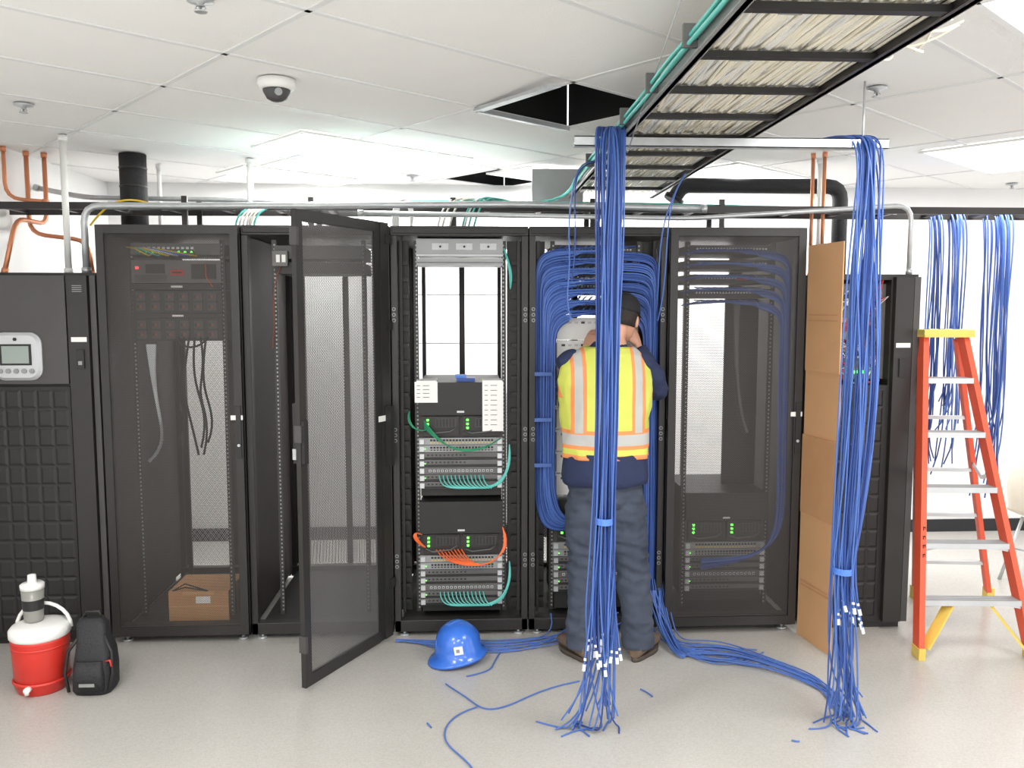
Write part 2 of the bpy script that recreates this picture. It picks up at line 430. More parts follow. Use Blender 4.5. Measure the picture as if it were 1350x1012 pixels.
LIT=mat('troffer_diffuser',(255,255,255),.5,var=0,emit=(255,253,248),es=3)
def troffer(x,y,w,l,P):
    ctr=Vector((x,y))
    E=empty('ceiling_light_panel',(ctr.x,ctr.y,CZ-.02))
    B=MB(); B.M=Matrix.Translation((ctr.x,ctr.y,0))@Matrix.Rotation(PH,4,'Z')
    B.box(-w/2,w/2,-l/2,l/2,CZ-.012,CZ-.006,LIT)
    for s in (-1,1):
        B.box(-w/2-.015,w/2+.015,s*l/2-.012,s*l/2+.012,CZ-.018,CZ-.006,WPL); B.box(s*w/2-.012,s*w/2+.012,-l/2,l/2,CZ-.018,CZ-.006,WPL)
    B.build('diffuser',E)
    la=bpy.data.lights.new('lamp','AREA'); la.shape='RECTANGLE'; la.size=w; la.size_y=l; la.energy=P; la.color=(1,.99,.97)
    lo=bpy.data.objects.new('lamp',la); COL.objects.link(lo); lo.location=(ctr.x,ctr.y,CZ-.03); lo.rotation_euler=(0,0,PH); par(lo,E)
for x,y,w,l,P in ((-.62,.62,1.15,.56,48),(2.15,-1.8,1.15,.56,40),(3.3,.6,1.15,.56,44),(-1.6,-2.8,1.15,.56,46),(.3,-3.6,1.15,.56,46),(2.6,-4.3,1.15,.56,42),(-1.7,-5,1.15,.56,42),(.6,1.5,.9,.4,50),(1.9,1.35,.9,.5,45),(-1.25,1.55,.9,.4,45)):  # the small panels beyond the racks are added fill to brighten the back wall
    troffer(x,y,w,l,P)
w=bpy.data.worlds.new('world'); S.world=w; w.use_nodes=True
w.node_tree.nodes['Background'].inputs[0].default_value=(1,.995,.985,1); w.node_tree.nodes['Background'].inputs[1].default_value=1.8

# ------------------------------------------------------------ racks
RX=[-1.94,-1.21,-.43,.31,1.065,1.81]
RH=2.25; RD=1.07
def rack(i,kind,mesh_top=None):
    x0=RX[i]+.003; x1=RX[i+1]-.003; xc=(x0+x1)/2
    E=empty('server_rack',(xc,RD/2,0))
    B=MB()
    for x in (x0,x1-.035):
        B.box(x,x+.035,0,.05,.03,RH-.05,BLK); B.box(x,x+.035,RD-.05,RD,.03,RH-.05,BLK)
    B.box(x0,x1,0,RD,RH-.05,RH,BLK); B.box(x0,x1,0,.06,.03,.095,BLK); B.box(x0,x1,RD-.06,RD,.03,.095,BLK)
    B.box(x0+.036,x1-.036,.06,RD-.06,.05,.065,BLK2)
    B.box(x0+.01,x1-.01,-.012,0,RH-.04,RH-.01,BLK2)
    for x in (x0,x1-.006): B.box(x,x+.006,.05,RD-.05,.065,RH-.05,CHAR)
    for x in (x0+.05,x1-.05):
        for y in (.03,RD-.05):
            B.cyl((x,y,0),(x,y,.012),.026,SIL); B.cyl((x,y,.012),(x,y,.05),.009,SIL)
    B.build('frame',E,bevel=.003)
    R=MB()
    for sx in (-1,1):
        xr=xc+sx*.24
        for y in (.10,.85):
            R.box(xr-.012,xr+.012,y,y+.02,.11,RH-.07,BLK)
        for k in range(92):
            z=.13+k*.0222
            if z>RH-.09: break
            R.box(xr-.004-sx*.003,xr+.004-sx*.003,.0985,.1,z,z+.009,GRY)
        if kind=='open':
            xo=xc+sx*.31
            R.box(xo-.052,xo+.03,.13,.14,.11,RH-.07,BLK2)
            z=.16
            while z<RH-.12:
                R.box(xo-.03,xo+.025,.10,.13,z,z+.02,BLK2); z+=.09
            R.box(xo+sx*.01-.008,xo+sx*.01+.008,.08,.1,.11,RH-.07,BLK)
            for zc in (.4,1.1,1.75):
                for q in range(3): R.cyl((xc+sx*.352,-.002,zc+q*.03),(xc+sx*.352,.0,zc+q*.03),.010,GRY,10); R.cyl((xc+sx*.352,-.003,zc+q*.03),(xc+sx*.352,-.0025,zc+q*.03),.006,BLK2,10)
    R.box(x0+.035,x0+.065,RD-.03,RD-.01,.105,RH-.05,BLK); R.box(x1-.065,x1-.035,RD-.03,RD-.01,.105,RH-.05,BLK)
    R.box(xc-.018,xc+.018,RD-.04,RD-.01,.105,RH-.05,BLK)
    R.box(x0+.06,x1-.06,RD-.021,RD-.02,.105,mesh_top or RH-.05,MESHR)
    R.build('mounting_rails',E)
    if kind=='mesh':
        D=MB(); f=.042
        D.box(x0,x0+f,-.045,-.02,.05,RH-.005,BLK); D.box(x1-f,x1,-.045,-.02,.05,RH-.005,BLK)
        D.box(x0+f,x1-f,-.045,-.02,.05,.10,BLK); D.box(x0+f,x1-f,-.045,-.02,RH-.05,RH-.005,BLK)
        D.box(x0+f,x1-f,-.0335,-.0325,.10,RH-.05,MESHF)
        D.box(x1-.034,x1-.008,-.052,-.045,1.02,1.3,BLK2); D.cyl((x1-.021,-.052,1.09),(x1-.021,-.058,1.09),.008,SIL)
        D.box(x1-.062,x1+.002,-.048,-.045,1.225,1.25,WPL)
        for z in (.3,1.15,2.0): D.box(x0,x0+.012,-.022,.0,z,z+.06,BLK)
        D.build('front_door',E,bevel=.002)
    return E,xc
def ports(B,x0,x1,z,y,n,m,w=.008,h=.007):
    for k in range(n):
        x=x0+(x1-x0)*(k+.5)/n; B.box(x-w/2,x+w/2,y-.002,y,z-h/2,z+h/2,m)
def chassis(E,xc,zt,y=.085,n=5,blank=.18):
    B=MB(); xa,xb=xc-.232,xc+.232; z=zt
    B.box(xa+.01,xb-.01,y+.03,y+.5,zt-.64,zt,BLK2)
    B.box(xa,xb,y-.02,y+.03,z-blank,z,BLK2); B.box(xc-.02,xc+.02,y-.022,y-.02,z-blank*.93,z-blank*.87,LGR)
    z-=blank
    B.box(xa,xb,y+.02,y+.03,z-.13,z,CHAR)
    for s in (-1,1):
        c=xc+s*.11
        B.box(c-.1,c+.1,y-.0,y+.02,z-.12,z-.01,BLK)
        B.box(c-.03,c+.085,y-.006,y,z-.07,z-.02,DKG)
        for k in range(6): B.box(c-.025+k*.018,c-.013+k*.018,y-.009,y-.006,z-.066,z-.024,BLK2)
        B.tube([(c-.09,y-.01,z-.09),(c-.05,y-.03,z-.10),(c+.05,y-.03,z-.09),(c+.09,y-.01,z-.07)],.004,MGR,6)
        for k in range(3): B.box(c-.078,c-.066,y-.004,y,z-.035-k*.022,z-.025-k*.022,LG)
    z-=.13
    for k in range(n+2):
        h=.041
        B.box(xa,xb,y,y+.03,z-h+.003,z,MGR if k>1 else GRY)
        for s in (-1,1):
            xe=xc+s*.215; B.box(xe-.012,xe+.012,y-.012,y,z-h+.008,z-.006,ALU)
        if k<2:
            ports(B,xa+.06,xb-.05,z-.013,y,20,BLK2,.012,.01); ports(B,xa+.06,xb-.05,z-.027,y,20,YEL if k==0 else BLK2,.009,.006)
        elif k in (4,):
            ports(B,xa+.05,xb-.05,z-.02,y,16,LGR,.014,.013); ports(B,xa+.05,xb-.05,z-.02,y-.002,16,BLK2,.008,.007)
        else:
            B.box(xa+.03,xb-.03,y-.003,y,z-.036,z-.026,BLK2)
            ports(B,xa+.04,xb-.2,z-.014,y,10,BLK2,.01,.008)
        if k%2: ports(B,xa+.028,xa+.04,z-.02,y-.001,1,LG,.005,.005)
        z-=h
    B.build('network_switch_chassis',E,bevel=0)
    return z
E,xc=rack(0,'mesh')
B=MB()
def gear(B,xc,z0,z1,m=BLK2,y=.085,d=.4): B.box(xc-.235,xc+.235,y,y+d,z0,z1,m)
gear(B,xc,2.10,2.16,MGR); ports(B,xc-.2,xc+.1,2.135,.085,12,ALU,.015,.012); ports(B,xc-.2,xc+.1,2.115,.085,9,LG,.01,.006)
for k in range(6): B.tube([(xc-.1+.04*k,.08,2.12),(xc-.12+.05*k,.03,2.09),(xc-.2+.02*k,.05,2.13),(xc-.26,.09,2.14)],.004,(YEL,TEAL,YEL,LGR,BTAPE,YEL)[k],6)
gear(B,xc,1.95,2.07,MGR); B.box(xc-.03,xc+.04,.08,.085,1.99,2.02,REDL); B.box(xc-.02,xc+.03,.079,.08,2.0,2.01,BLK2); B.box(xc+.08,xc+.21,.08,.085,1.97,2.05,BLK2)
B.box(xc-.16,xc-.06,.08,.085,2.0,2.05,BLK2); B.tube([(xc+.16,.07,2.05),(xc+.17,.04,1.98),(xc+.2,.05,1.93)],.003,ORG,6)
ports(B,xc-.215,xc-.195,2.03,.084,1,LR,.016,.012)
for k in range(8): B.box(xc-.22,xc-.05,.082,.085,1.955+k*.005,1.957+k*.005,BLK)
for zz in (1.79,1.64):
    gear(B,xc,zz,zz+.12,BLK); 
    for r_ in range(2):
        for k in range(6):
            x=xc-.19+k*.075
            B.box(x-.024,x+.024,.08,.085,zz+.012+r_*.053,zz+.055+r_*.053,DKG); B.box(x-.007,x+.007,.078,.08,zz+.027+r_*.053,zz+.041+r_*.053,LO); B.box(x-.02,x-.012,.078,.08,zz+.025+r_*.053,zz+.043+r_*.053,BLK2)
gear(B,xc,1.915,1.945,BLK); gear(B,xc,1.762,1.788,BLK)
for zz in (1.93,1.775): B.box(xc-.03,xc+.03,.083,.085,zz-.005,zz+.005,WPL)
B.build('power_distribution_units',E)
L=[]
for k in range(6):
    x=xc+.0+.03*k
    L.append([(x,.07,1.66),(x+U(-.03,.03),.06,1.5),(x+U(-.06,.04),.08,1.35),(x+U(-.05,.06),.07,1.2),(x+U(-.02,.04),.07,1.05+U(-.05,.1))])
L.append([(xc,.07,1.66),(xc+.04,.03,1.58),(xc+.13,.03,1.6),(xc+.16,.07,1.66)])
curves('hanging_power_cords',L,.006,BLK2,E)
curves('grey_cable_loom',[[(xc-.18+.01*k,.12,1.62),(xc-.16,.12,1.4),(xc-.12,.12,1.2),(xc-.11,.12,1.05),(xc-.19,.1,.98)] for k in range(5)],.009,LGR,E)
B=MB()
B.box(xc-.12,xc+.21,.12,.42,.066,.24,CRD2); B.box(xc-.12,xc+.21,.119,.12,.15,.158,CRD); B.box(xc+.03,xc+.11,.118,.12,.17,.21,WHT)
B.box(xc-.04,xc+.13,.115,.119,.22,.24,CRD)
for q in range(2): B.tube([(xc-.1,.13,.24),(xc-.02,.1,.27+.02*q),(xc+.1,.12,.24)],.004,BLK2,6)
B.build('cardboard_box',E,bevel=.003)
E,xc=rack(1,'none')
B=MB(); gear(B,xc,2.08,2.15,DKG); gear(B,xc,2.0,2.06,BLK2)
B.box(xc-.24,xc-.16,.06,.085,2.04,2.12,MGR); B.box(xc-.22,xc-.2,.058,.06,2.06,2.1,WPL); B.box(xc-.19,xc-.17,.058,.06,2.06,2.1,WPL)
B.build('rack_electronics',E)
curves('red_patch_lead',[[(xc-.2,.08,2.04),(xc-.26,.03,1.9),(xc-.22,.05,1.75),(xc-.26,.09,1.6)]],.003,LO,E)
hx,hy=-.445,-.03; ang=math.atan2(-.625,-.345)
D=MB(); D.M=Matrix.Translation((hx,hy,0))@Matrix.Rotation(ang,4,'Z')
Wd=.725; f=.045
D.box(0,.07,-.013,.013,.03,RH+.01,BLK); D.box(.07,.12,-.008,.008,.03,RH+.01,BLK2); D.box(Wd-f,Wd,-.013,.013,.03,RH+.01,BLK); D.box(.12,Wd-f,-.013,.013,.03,.085,BLK); D.box(.12,Wd-f,-.013,.013,RH-.04,RH+.01,BLK)
D.box(.12,Wd-f,-.0005,.0005,.085,RH-.04,MESHO)
for z in (.3,1.0,1.7,2.15): D.box(-.02,.03,-.02,.02,z,z+.05,BLK2)
D.box(Wd-.035,Wd-.005,-.035,-.013,1.1,1.38,BLK2); D.box(Wd-.035,Wd-.005,.013,.03,1.1,1.3,BLK2)
for z in (.2,1.2,2.1): D.box(Wd-.012,Wd+.004,-.02,.02,z,z+.08,DKG)
D.box(Wd-.02,Wd+.006,-.03,-.012,1.12,1.17,SIL)
D.box(.04,.11,.013,.016,1.22,1.25,WPL); D.box(.02,.05,.014,.05,.98,1.3,BLK2)
D.build('open_front_door',E)
E,xc=rack(2,'open',1.25)
B=MB(); gear(B,xc,2.10,2.19,GRY); 
for k in range(3): B.box(xc-.15+k*.13,xc-.06+k*.13,.078,.085,2.13,2.165,LGR); B.cyl((xc-.105+k*.13,.078,2.147),(xc-.105+k*.13,.07,2.147),.006,BLK2,8)
B.box(xc-.235,xc+.235,.075,.085,2.095,2.105,LGR)
gear(B,xc,2.045,2.085,GRY,d=.2); B.box(xc-.235,xc+.235,.08,.085,2.06,2.064,MGR)
B.build('fibre_patch_panel',E)
B=MB()
for z in (1.25,1.58,1.90,2.17): B.box(xc-.29,xc+.29,RD-.03,RD-.024,z,z+.006,LGR)
B.build('rear_door_seams',E)
chassis(E,xc,1.41); chassis(E,xc,.745)
B=MB(); 
def paper(B,x0,x1,z0,z1,y,n):
    B.box(x0,x1,y-.002,y,z0,z1,WHT)
    for k in range(n):
        z=z1-.02-(z1-z0-.03)*k/n; B.box(x0+.012,x0+.03,y-.003,y-.002,z-.003,z,DKG); B.box(x0+.045,x0+.08,y-.003,y-.002,z-.003,z,DKG)
y=.06
paper(B,xc-.25,xc-.125,1.30,1.415,y,4); paper(B,xc+.12,xc+.235,1.14,1.415,y,9)
B.box(xc-.24,xc-.13,.06,.2,1.415,1.42,WHT); B.box(xc+.12,xc+.23,.06,.2,1.415,1.42,WHT)
B.build('paper_label_sheets',E)
B=MB(); B.box(xc-.02,xc+.08,.1,.2,1.41,1.43,BLU2); B.box(xc-.03,xc+.03,.12,.2,1.43,1.445,BTAPE); B.build('spare_connectors',E)
L=[]
for zb in (.88,.215):
    for k in range(12):
        x=xc-.12+.022*k
        L.append(([(x,.08,zb+.01),(x+.005,.02,zb-.03),(x+.06,.02,zb-.055),(xc+.15,.03,zb-.05),(xc+.25,.05,zb-.02+U(-.02,.02)),(xc+.275+U(-.01,.01),.07,zb+.1),(xc+.27,.09,zb+.18)],0))
for k in range(8): L.append(([(xc+.24,.09,2.14),(xc+.27+U(-.01,.02),.05,2.1-.01*k),(xc+.28+U(-.01,.01),.05,1.98),(xc+.275,.09,1.92)],0))
for k in range(5): L.append(([(xc-.2,.06,1.16+.01*k),(xc-.1,.0,1.07),(xc+.02,.0,1.04-.005*k),(xc+.14,.02,1.05),(xc+.22,.06,1.1)],1))
for k in range(5): L.append(([(xc-.28,.08,1.25),(xc-.28-U(0,.03),.05,1.2),(xc-.26,.05,1.13),(xc-.18,.06,1.15)],1))
for k in range(8): L.append(([(xc-.14+.02*k,.08,.47),(xc-.1+.02*k,.0,.42),(xc+.12,-.01,.39+U(-.01,.01)),(xc+.22,.0,.45),(xc+.26+U(-.012,.012),.03,.52),(xc+.23,.06,.6)],2))
for k in range(5): L.append(([(xc-.22,.07,.56),(xc-.27,.04,.6),(xc-.25-.01*k,.04,.54),(xc-.20,.06,.49)],2))
curves('fibre_patch_leads',L,.0035,TEAL,E,mats=[TEAL,GRN,ORG])
E,xc=rack(3,'open')
B=MB()
for zz in (2.09,1.99,1.89,1.79): gear(B,xc,zz,zz+.07,BLK,y=.11); ports(B,xc-.2,xc+.2,zz+.045,.11,24,GRY,.01,.01)
for k in range(8):
    z1=1.76-k*.124; B.box(xc-.225,xc+.235,.085,.16,z1-.118,z1,WPL if k not in (2,) else LGR)
    for q in range(12): B.box(xc-.19+q*.036,xc-.17+q*.036,.082,.085,z1-.03,z1-.018,DKG if q%3==0 else LGR)
    B.box(xc-.225,xc-.215,.08,.085,z1-.11,z1-.01,MGR)
B.build('patch_panels',E)
chassis(E,xc,.75,blank=.12)
L=[]
J=lambda a=.003: U(-a,a)
for r in range(7):
    zr=2.15-.055*r; xl=xc-.335+.012*r; xr=xc+.335-.012*r
    for c in range(13):
        o=.005*c; yy=.055-.008*r+J(.008); xs=xc+.22-c*.034
        L.append(([(xs,.10,zr+.004),(xs-.02,yy+.02,zr-.004+J(.006)),(xc+.02 if xs>xc+.05 else xs-.04,yy,zr-.014-o*.6+J(.006)),(xc-.14,yy,zr-.014-o+J(.006)),(xl+.06+o*.3,yy,zr-.024-o),(xl+o*.5,yy,zr-.075-o),(xl+o*.5+J(),yy,zr-.2-o),(xl+o*.5+J(.008),yy,1.4),(xl+o*.5+J(.008),yy,1.0),(xl+o*.5+J(.008),yy,.76+.01*r),(xl+.03+o*.5,yy,.62+.012*r),(xl+.10,yy,.57+.012*r+o*.3),(xc-.12,yy+.02,.58+.01*r),(xc-.06,.08,.62)],1 if (c+r)%3==0 else 0))
    for c in range(8):
        o=.006*c; yy=.045-.008*r+J(.008); xs=xc-.2+c*.045
        L.append(([(xs,.10,zr-.02),(xs+.03,yy,zr-.03+J(.006)),(xc+.05,yy,zr-.04-o*.6+J(.006)),(xc+.16,yy,zr-.035-o),(xr-.05,yy,zr-.04-o),(xr-o*.4,yy,zr-.09-o),(xr-o*.4+J(),yy,zr-.22),(xr-o*.4+J(.008),yy,1.3),(xr+J(.008),yy,.8),(xr+J(.008),yy,.3),(xr,yy,.1)],(c+r)%2))
curves('blue_structured_cabling',L,.0038,BLU,E,mats=[BLU,BLU2],res=5)
B=MB()
for z in (1.45,1.2,.95): B.box(xc-.345,xc-.25,-.012,-.004,z,z+.02,BLU)
B.build('cable_ties',E)
E,xc=rack(4,'mesh',.6)
B=MB()
for zz in (2.11,2.03,1.95,1.87): gear(B,xc,zz,zz+.05,BLK); ports(B,xc-.2,xc+.2,zz+.03,.085,24,LGR,.010,.010)
B.box(xc+.03,xc+.1,.075,.085,1.97,1.995,REDL)
B.box(xc+.04,xc+.235,.3,.32,.78,1.87,BLK2)
B.build('patch_panels',E)
chassis(E,xc,.78,blank=.16)
L=[]
for r in range(5):
    zr=2.14-.07*r
    for c in range(11):
        o=.004*c; yy=.05-.006*r+J(.008); xs=xc-.2+c*.036; xr=xc+.325-.012*r
        L.append(([(xs,.10,zr),(xs+.02,yy,zr-.008),(xc+.1,yy,zr-.018-o*.6+J(.006)),(xr-.06,yy,zr-.02-o),(xr-o*.4,yy,zr-.07-o),(xr-o*.4+J(),yy,zr-.22),(xr-o*.4+J(.006),yy,1.3),(xr+J(.01),yy,.8),(xr+J(.006),yy,.5),(xc+.15,yy,.4),(xc-.15,yy,.38+U(-.03,.03))],(c+r)%2))
        if c%2: L.append(([(xs,.1,zr),(xs-.03,.03,zr-.01),(xc-.22,.04,zr-.015),(xc-.28,.07,zr-.03)],0))
curves('blue_structured_cabling',L,.0035,BLU2,E,mats=[BLU2,BLU])
curves('grey_cable_loom',[[(xc+.06+.012*k,.2,1.85),(xc+.07,.2,1.5),(xc+.09,.2,1.25),(xc+.15,.2,1.1)] for k in range(3)],.01,MGR,E)

# ------------------------------------------------------------ in-row cooling units
def quilt(B,x0,x1,z0,z1,y,nx,nz):
    w=(x1-x0)/nx;h=(z1-z0)/nz
    for i in range(nx):
        for j in range(nz):
            xa=x0+i*w;za=z0+j*h;g=.003
            c=[(xa+g,y,za+g),(xa+w-g,y,za+g),(xa+w-g,y,za+h-g),(xa+g,y,za+h-g)]
            g2=.014
            d=[(xa+g2,y-.006,za+g2),(xa+w-g2,y-.006,za+g2),(xa+w-g2,y-.006,za+h-g2),(xa+g2,y-.006,za+h-g2)]
            B.add(c+d,[(4,5,6,7),(0,1,5,4),(1,2,6,5),(2,3,7,6),(3,0,4,7)],BLK2)
B=MB()
x0,x1=-2.71,-1.96
B.box(x0,x1,0,RD,.04,2.0,BLK2); B.box(x0+.02,x1-.02,.02,RD-.02,0,.04,BLK)
B.box(x0+.01,x1-.15,-.03,0,1.42,1.985,DKG); B.box(x0+.01,x1-.15,-.02,0,.05,1.405,BLK2)
quilt(B,x0+.02,x1-.16,.07,1.39,-.02,7,13)
B.box(x1-.14,x1-.035,-.035,0,.05,1.985,BLK); B.box(x1-.03,x1,-.015,0,.05,1.985,DKG)
B.box(x1-.125,x1-.045,-.038,-.035,1.64,1.665,WPL); B.box(x1-.10,x1-.06,-.045,-.035,1.5,1.6,BLK2); B.box(x1-.09,x1-.07,-.047,-.045,1.52,1.54,GRY)
for k in range(4): B.box(x1-.11,x1-.06,-.037,-.035,1.93-k*.01,1.934-k*.01,GRY)
ob=B.build('cooling_unit',None,bevel=.004); CU=ob
B=MB()
cx,cz=-2.36,1.565
def rr2(cx,cz,w,h,y,r,n=6):
    pts=[]
    for ox,oz,a0 in ((1,1,0),(-1,1,90),(-1,-1,180),(1,-1,270)):
        for k in range(n+1):
            a=math.radians(a0+90*k/n); pts.append((cx+ox*(w/2-r)+r*math.cos(a),y,cz+oz*(h/2-r)+r*math.sin(a)))
    return pts
B.loft([rr2(cx,cz,.25,.25,-.031,.06),rr2(cx,cz,.25,.25,-.042,.06),rr2(cx,cz,.22,.22,-.057,.05)],ALU,smooth=False)
B.box(cx-.08,cx+.08,-.060,-.057,cz-.045,cz+.065,BLK2); B.box(cx-.068,cx+.068,-.062,-.060,cz-.035,cz+.055,SCREEN)
for k in range(5): B.cyl((cx-.08+k*.04,-.056,cz-.075),(cx-.08+k*.04,-.065,cz-.075),.013,GRY,12)
B.cyl((cx,-.055,cz+.09),(cx,-.062,cz+.09),.009,BLK2,12)
d=B.build('display_panel'); d.parent=CU; d.matrix_parent_inverse=Matrix.Translation(-CU.location)
B=MB(); x0,x1=1.885,2.455
B.box(x0,x1,.25,RD,.04,2.0,BLK2); B.box(x0+.02,x1-.02,.02,RD-.02,0,.04,BLK)
B.box(x0,x1,0,.25,.04,1.39,BLK2); B.box(x0,x1,0,.25,1.97,2.0,BLK); B.box(x0,x0+.02,0,.25,1.39,1.97,BLK); B.box(x1-.15,x1,0,.25,1.39,1.97,BLK)
B.box(x0+.02,x1-.15,.06,.25,1.42,1.95,MGR)
for k in range(70):
    x=U(x0+.03,x1-.2);z=U(1.44,1.9); B.box(x,x+U(.015,.05),U(.03,.05),.06,z,z+U(.008,.05),random.choice([PHOTOCARD,LGR,WPL,BLK2,BLK2,PHOTOCARD,RED,GRY]))
for k in range(45):
    x=U(x0+.1,x1-.18);z=U(1.45,1.9); B.tube([(x,.05,z),(min(x+U(-.05,.05),x1-.16),.0,z+U(-.05,.05)),(min(x+U(-.1,.1),x1-.16),.01,z+U(-.1,.1)),(min(x+U(-.05,.05),x1-.16),.05,z+U(-.15,.1))],.003,random.choice([RED,RED,LGR,WPL,BLK2]),5)
for k in range(5): B.box(x0+.22+k*.02,x0+.232+k*.02,.02,.06,1.455,1.468,LG)
quilt(B,x0+.02,x1-.17,.07,1.37,0,6,13)
B.box(x1-.14,x1-.04,-.035,0,.05,1.985,BLK); B.box(x1-.035,x1,-.03,0,.05,1.985,DKG)
B.box(x1-.13,x1-.05,-.038,-.035,1.6,1.625,WPL); B.box(x1-.11,x1-.07,-.045,-.035,1.44,1.54,BLK2)
B.build('cooling_unit',None,bevel=.003)

# ------------------------------------------------------------ cardboard sheet leaning on the end of the row
B=MB()
def sheet(z0,z1,off,m):
    a=Vector((1.815,-.055,0)); b=Vector((1.868+off,-.365+off,0)); n=Vector((.98,.2,0)).normalized()*.006
    o=Vector((off,0,0))
    P=[]
    for z in (z0,z1):
        for p in (a+o,b+o,b+o+n,a+o+n): P.append((p.x,p.y,z))
    B.add(P,[(0,1,5,4),(1,2,6,5),(2,3,7,6),(3,0,4,7),(0,3,2,1),(4,5,6,7)],m)
sheet(0,.75,0,CRD);sheet(.7,1.13,-.004,CRD2);sheet(1.1,1.52,.003,CRD);sheet(1.48,2.15,-.002,CRD)
for z in (.3,.32,.9,1.75,1.78):
    a=Vector((1.817,-.08,z));b=Vector((1.862,-.335,z)); B.beam(a-Vector((.003,0,0)),b-Vector((.003,0,0)),.002,.006,CRD2)
B.build('cardboard_sheet')

# ------------------------------------------------------------ overhead cable tray
B=MB(); tx0,tx1,tz=.65,1.18,2.53; ty0,ty1=-4.2,1.0
for x,m in ((tx0,GRY),(tx1,BLK)):
    B.box(x-.008,x+.008,ty0,ty1,tz,tz+.065,m); B.box(x-.02,x+.012,ty0,ty1,tz,tz+.004,m)
y=-4.0
while y<ty1:
    B.box(tx0,tx1,y,y+.032,tz+.002,tz+.02,BLK2); B.box(tx0+.1,tx0+.16,y+.03,y+.034,tz,tz+.015,GRY); y+=.385
TR=B.build('overhead_cable_tray')
L=[]
for k in range(110):
    x=tx0+.02+(tx1-tx0-.04)*(k+.5)/110+U(-.01,.01); zz=tz+.026+U(0,.02)
    pts=[]; y=ty0+U(0,.1); xo=0
    while y<ty1-.05:
        xo=max(-.04,min(.04,xo+U(-.03,.03))); pts.append((min(tx1-.014,max(tx0+.014,x+xo)),y,zz+U(-.003,.006))); y+=.24
    L.append((pts,0 if k%4 else 1))
c=curves('tray_cables',L,.0052,CREAM,res=3,bres=1,mats=[CREAM,WPL]); par(c,TR)
L=[]
for k in range(4):
    L.append([(tx0-.03+.008*(k%3),ty0,tz+.03+.012*k)]+[(tx0-.03+.01*(k%2)+U(-.006,.006),y,tz+.03+.012*k+U(-.006,.006)) for y in [ty0+.3*q for q in range(1,17)]]+[(tx0-.04,.7,tz-.02),(tx0-.2,.75,2.45),(tx0-.7,.6,2.43)])
c=curves('teal_fibre_run',L,.0062,TEAL); par(c,TR)
B=MB()
for q in range(8): B.box(tx0-.05,tx0+.0,-3.6+q*.5,-3.585+q*.5,tz+.02,tz+.085,MGR)
ob=B.build('velcro_ties',TR)
L=[[(tx1-.1,-2.4+.05*k,tz+.05),(tx1,-2.3+.05*k,tz+.085),(tx1+.06+U(0,.06),-2.3+.05*k+U(-.1,.1),tz+.02),(tx1+.2+U(0,.1),-1.9+U(-.2,.2),tz+.12)] for k in range(8)]
c=curves('tray_spill_cables',L,.004,CREAM); par(c,TR)
L=[([(tx0-.01,-.2,2.56),(.54,-.28,2.55),(.50,-.34,2.4),(.48,-.33,2.2),(.50,-.32,2.0),(.47,-.33,1.85),(.50,-.33,1.76)],0),([(tx0-.01,-.16,2.56),(.53,-.24,2.54),(.51,-.3,2.35),(.53,-.3,2.1),(.505,-.3,1.95)],1),
   ([(1.1,-.2,2.5),(1.02,-.25,2.4),(.99,-.26,2.2),(1.0,-.22,1.9),(.99,-.1,1.75)],0),([(1.1,-.17,2.5),(1.03,-.2,2.38),(.96,-.2,2.2),(.98,-.16,1.9),(.99,-.05,1.8)],0)]
c=curves('stray_blue_cables',L,.0038,BLU,mats=[BLU,BLU2]); par(c,TR)
B=MB(); sy=-1.05; sz=2.47
B.box(.42,1.72,sy-.02,sy+.02,sz,sz+.004,SIL); B.box(.42,1.72,sy-.02,sy-.017,sz,sz+.04,SIL); B.box(.42,1.72,sy+.017,sy+.02,sz,sz+.04,SIL)
B.box(.42,1.72,sy-.02,sy-.008,sz+.036,sz+.04,SIL); B.box(.42,1.72,sy+.008,sy+.02,sz+.036,sz+.04,SIL)
B.cyl((1.62,sy,sz-.03),(1.62,sy,CZ-.006),.005,SIL,8); B.cyl((.64,sy,sz-.02),(.62,-2.05,CZ-.006),.0025,SIL,8)
B.cyl((1.62,sy,sz-.012),(1.62,sy,sz),.012,SIL,6)
ST=B.build('support_strut'); par(ST,TR)

